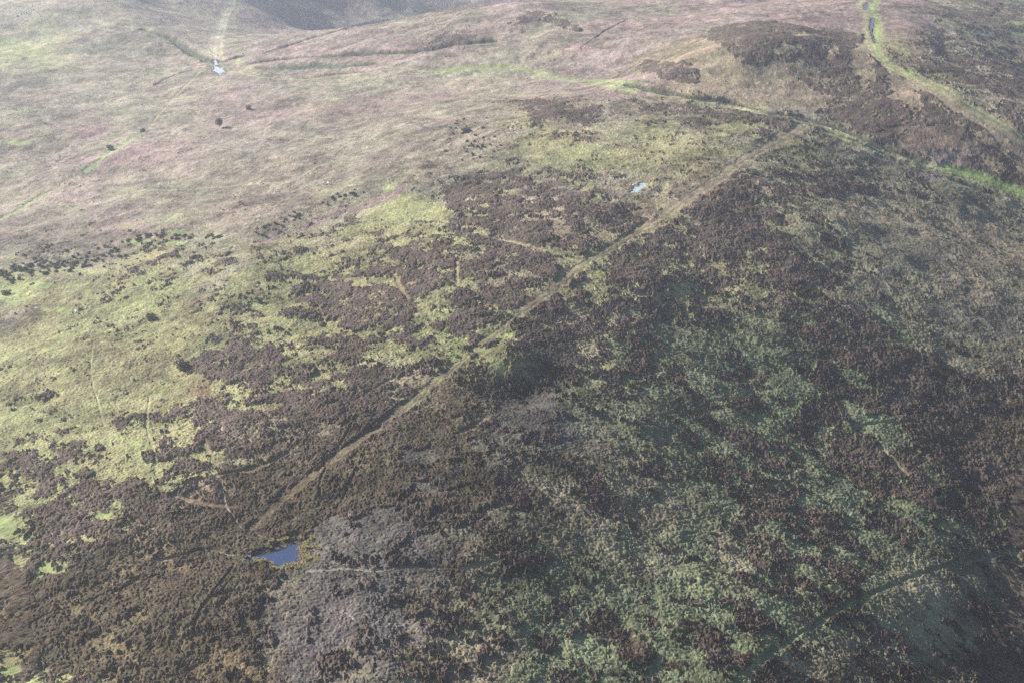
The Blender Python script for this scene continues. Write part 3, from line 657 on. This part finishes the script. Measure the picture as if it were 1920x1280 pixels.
# sheep
def sheep_mesh():
    V, Fc = [], []; n = 10
    prof = [(-.62, .02, .72), (-.58, .17, .72), (-.45, .27, .70), (-.2, .31, .68), (.1, .30, .68), (.35, .27, .70), (.5, .19, .76), (.6, .11, .84), (.68, .09, .90)]
    for px_, r, zc in prof:
        for i in range(n):
            t = 6.283 * i / n; V.append((px_, r * math.cos(t), zc + r * math.sin(t) * .95))
    for j in range(len(prof) - 1):
        for i in range(n): Fc.append((j * n + i, j * n + (i + 1) % n, (j + 1) * n + (i + 1) % n, (j + 1) * n + i))
    Fc.append(tuple(range(n))); Fc.append(tuple(reversed(range((len(prof) - 1) * n, len(prof) * n))))
    for lx in (-.42, .36):
        for ly in (-.14, .14):
            k = len(V)
            for z_, r in ((.55, .075), (.3, .045), (.0, .04)):
                for i in range(6): t = 6.283 * i / 6; V.append((lx + (.03 if z_ == .3 and lx < 0 else 0) * -1 + r * math.cos(t), ly + r * math.sin(t), z_))
            for j in range(2):
                for i in range(6): Fc.append((k + j * 6 + i, k + j * 6 + (i + 1) % 6, k + (j + 1) * 6 + (i + 1) % 6, k + (j + 1) * 6 + i))
    k = len(V)   # head, lowered a little
    for px_, r, zc in ((.66, .10, .90), (.74, .105, .90), (.84, .085, .84), (.94, .05, .78), (.96, .02, .77)):
        for i in range(8): t = 6.283 * i / 8; V.append((px_, r * math.cos(t), zc + r * math.sin(t)))
    for j in range(4):
        for i in range(8): Fc.append((k + j * 8 + i, k + j * 8 + (i + 1) % 8, k + (j + 1) * 8 + (i + 1) % 8, k + (j + 1) * 8 + i))
    for s in (-1, 1):
        k = len(V); V += [(.72, s * .08, .95), (.76, s * .08, .93), (.73, s * .2, .92), (.70, s * .1, .90)]; Fc.append((k, k + 1, k + 2, k + 3))
    return mk("sheep", V, Fc, M_WOOL)
SH = sheep_mesh()
for u, v, lab in [(489,345,"white sheep grazing beside the thin pale path on the far slope"),(607,347,"white sheep, left of a pair in the middle distance"),(616,347,"white sheep, right of a pair in the middle distance"),
                  (69,583,"white sheep beside the green turf patch at the left"),(174,460,"white sheep among mauve heather above the gorse belt"),(143,588,"white sheep in pale grass right of the green turf patch")]:
    o = place("sheep", SH, u, v, 1.25, lab, "sheep", "sheep scattered over the moor", 1, .02); o.scale = (1.25, 1.25, 1.25)
# pale boulders
ROCK = []
for i in range(3):
    rs = random.Random(80 + i); V, Fc = [], []; core(rs, V, Fc, 1, .7, .6, 8, 4); ROCK.append(mk("boulder", V, Fc, M_STONE))
for u, v in [(26,33),(32,31),(38,28),(44,26),(48,24),(53,22),(58,20),(62,19),(58,23),(46,22),(60,12),(66,22)]:
    place("boulder", rng.choice(ROCK), u, v, rng.uniform(1.0, 2.0), "white boulder in the line of stones at the far top left", "boulder", "white boulders in a line at the far top left", .9)
for u, v, lab in [(1263,13,"white boulder at the top end of the far ditch"),(851,15,"pale boulder on the skyline of the far spur"),(455,102,"pale boulder beside the far path"),(1188,346,"white boulder at the green edge of the small puddle")]:
    place("boulder", rng.choice(ROCK), u, v, 1.2, lab, "boulder", None, .8)

# ------------------------------------------------------------ haze
zmin = float(min(z.min(), gz.min())) - 1
V = [(sx, sy, sz) for sz in (zmin, CAM_H + 25) for sx, sy in ((-4100, -2100), (4100, -2100), (4100, 6100), (-4100, 6100))]
me = bpy.data.meshes.new("haze"); me.from_pydata(V, [], [(3, 2, 1, 0), (4, 5, 6, 7), (0, 1, 5, 4), (1, 2, 6, 5), (2, 3, 7, 6), (3, 0, 4, 7)]); me.update()
m = bpy.data.materials.new("haze_air"); m.use_nodes = True; N = m.node_tree.nodes; N.remove(N["Principled BSDF"])
pv = N.new("ShaderNodeVolumePrincipled"); pv.inputs["Color"].default_value = (.74, .80, 1.0, 1); pv.inputs["Density"].default_value = HAZE; pv.inputs["Anisotropy"].default_value = .6
m.node_tree.links.new(pv.outputs[0], N["Material Output"].inputs["Volume"])
tag(link("haze", me, m), "pale bright haze lying over the whole moor", "haze", kind="stuff")
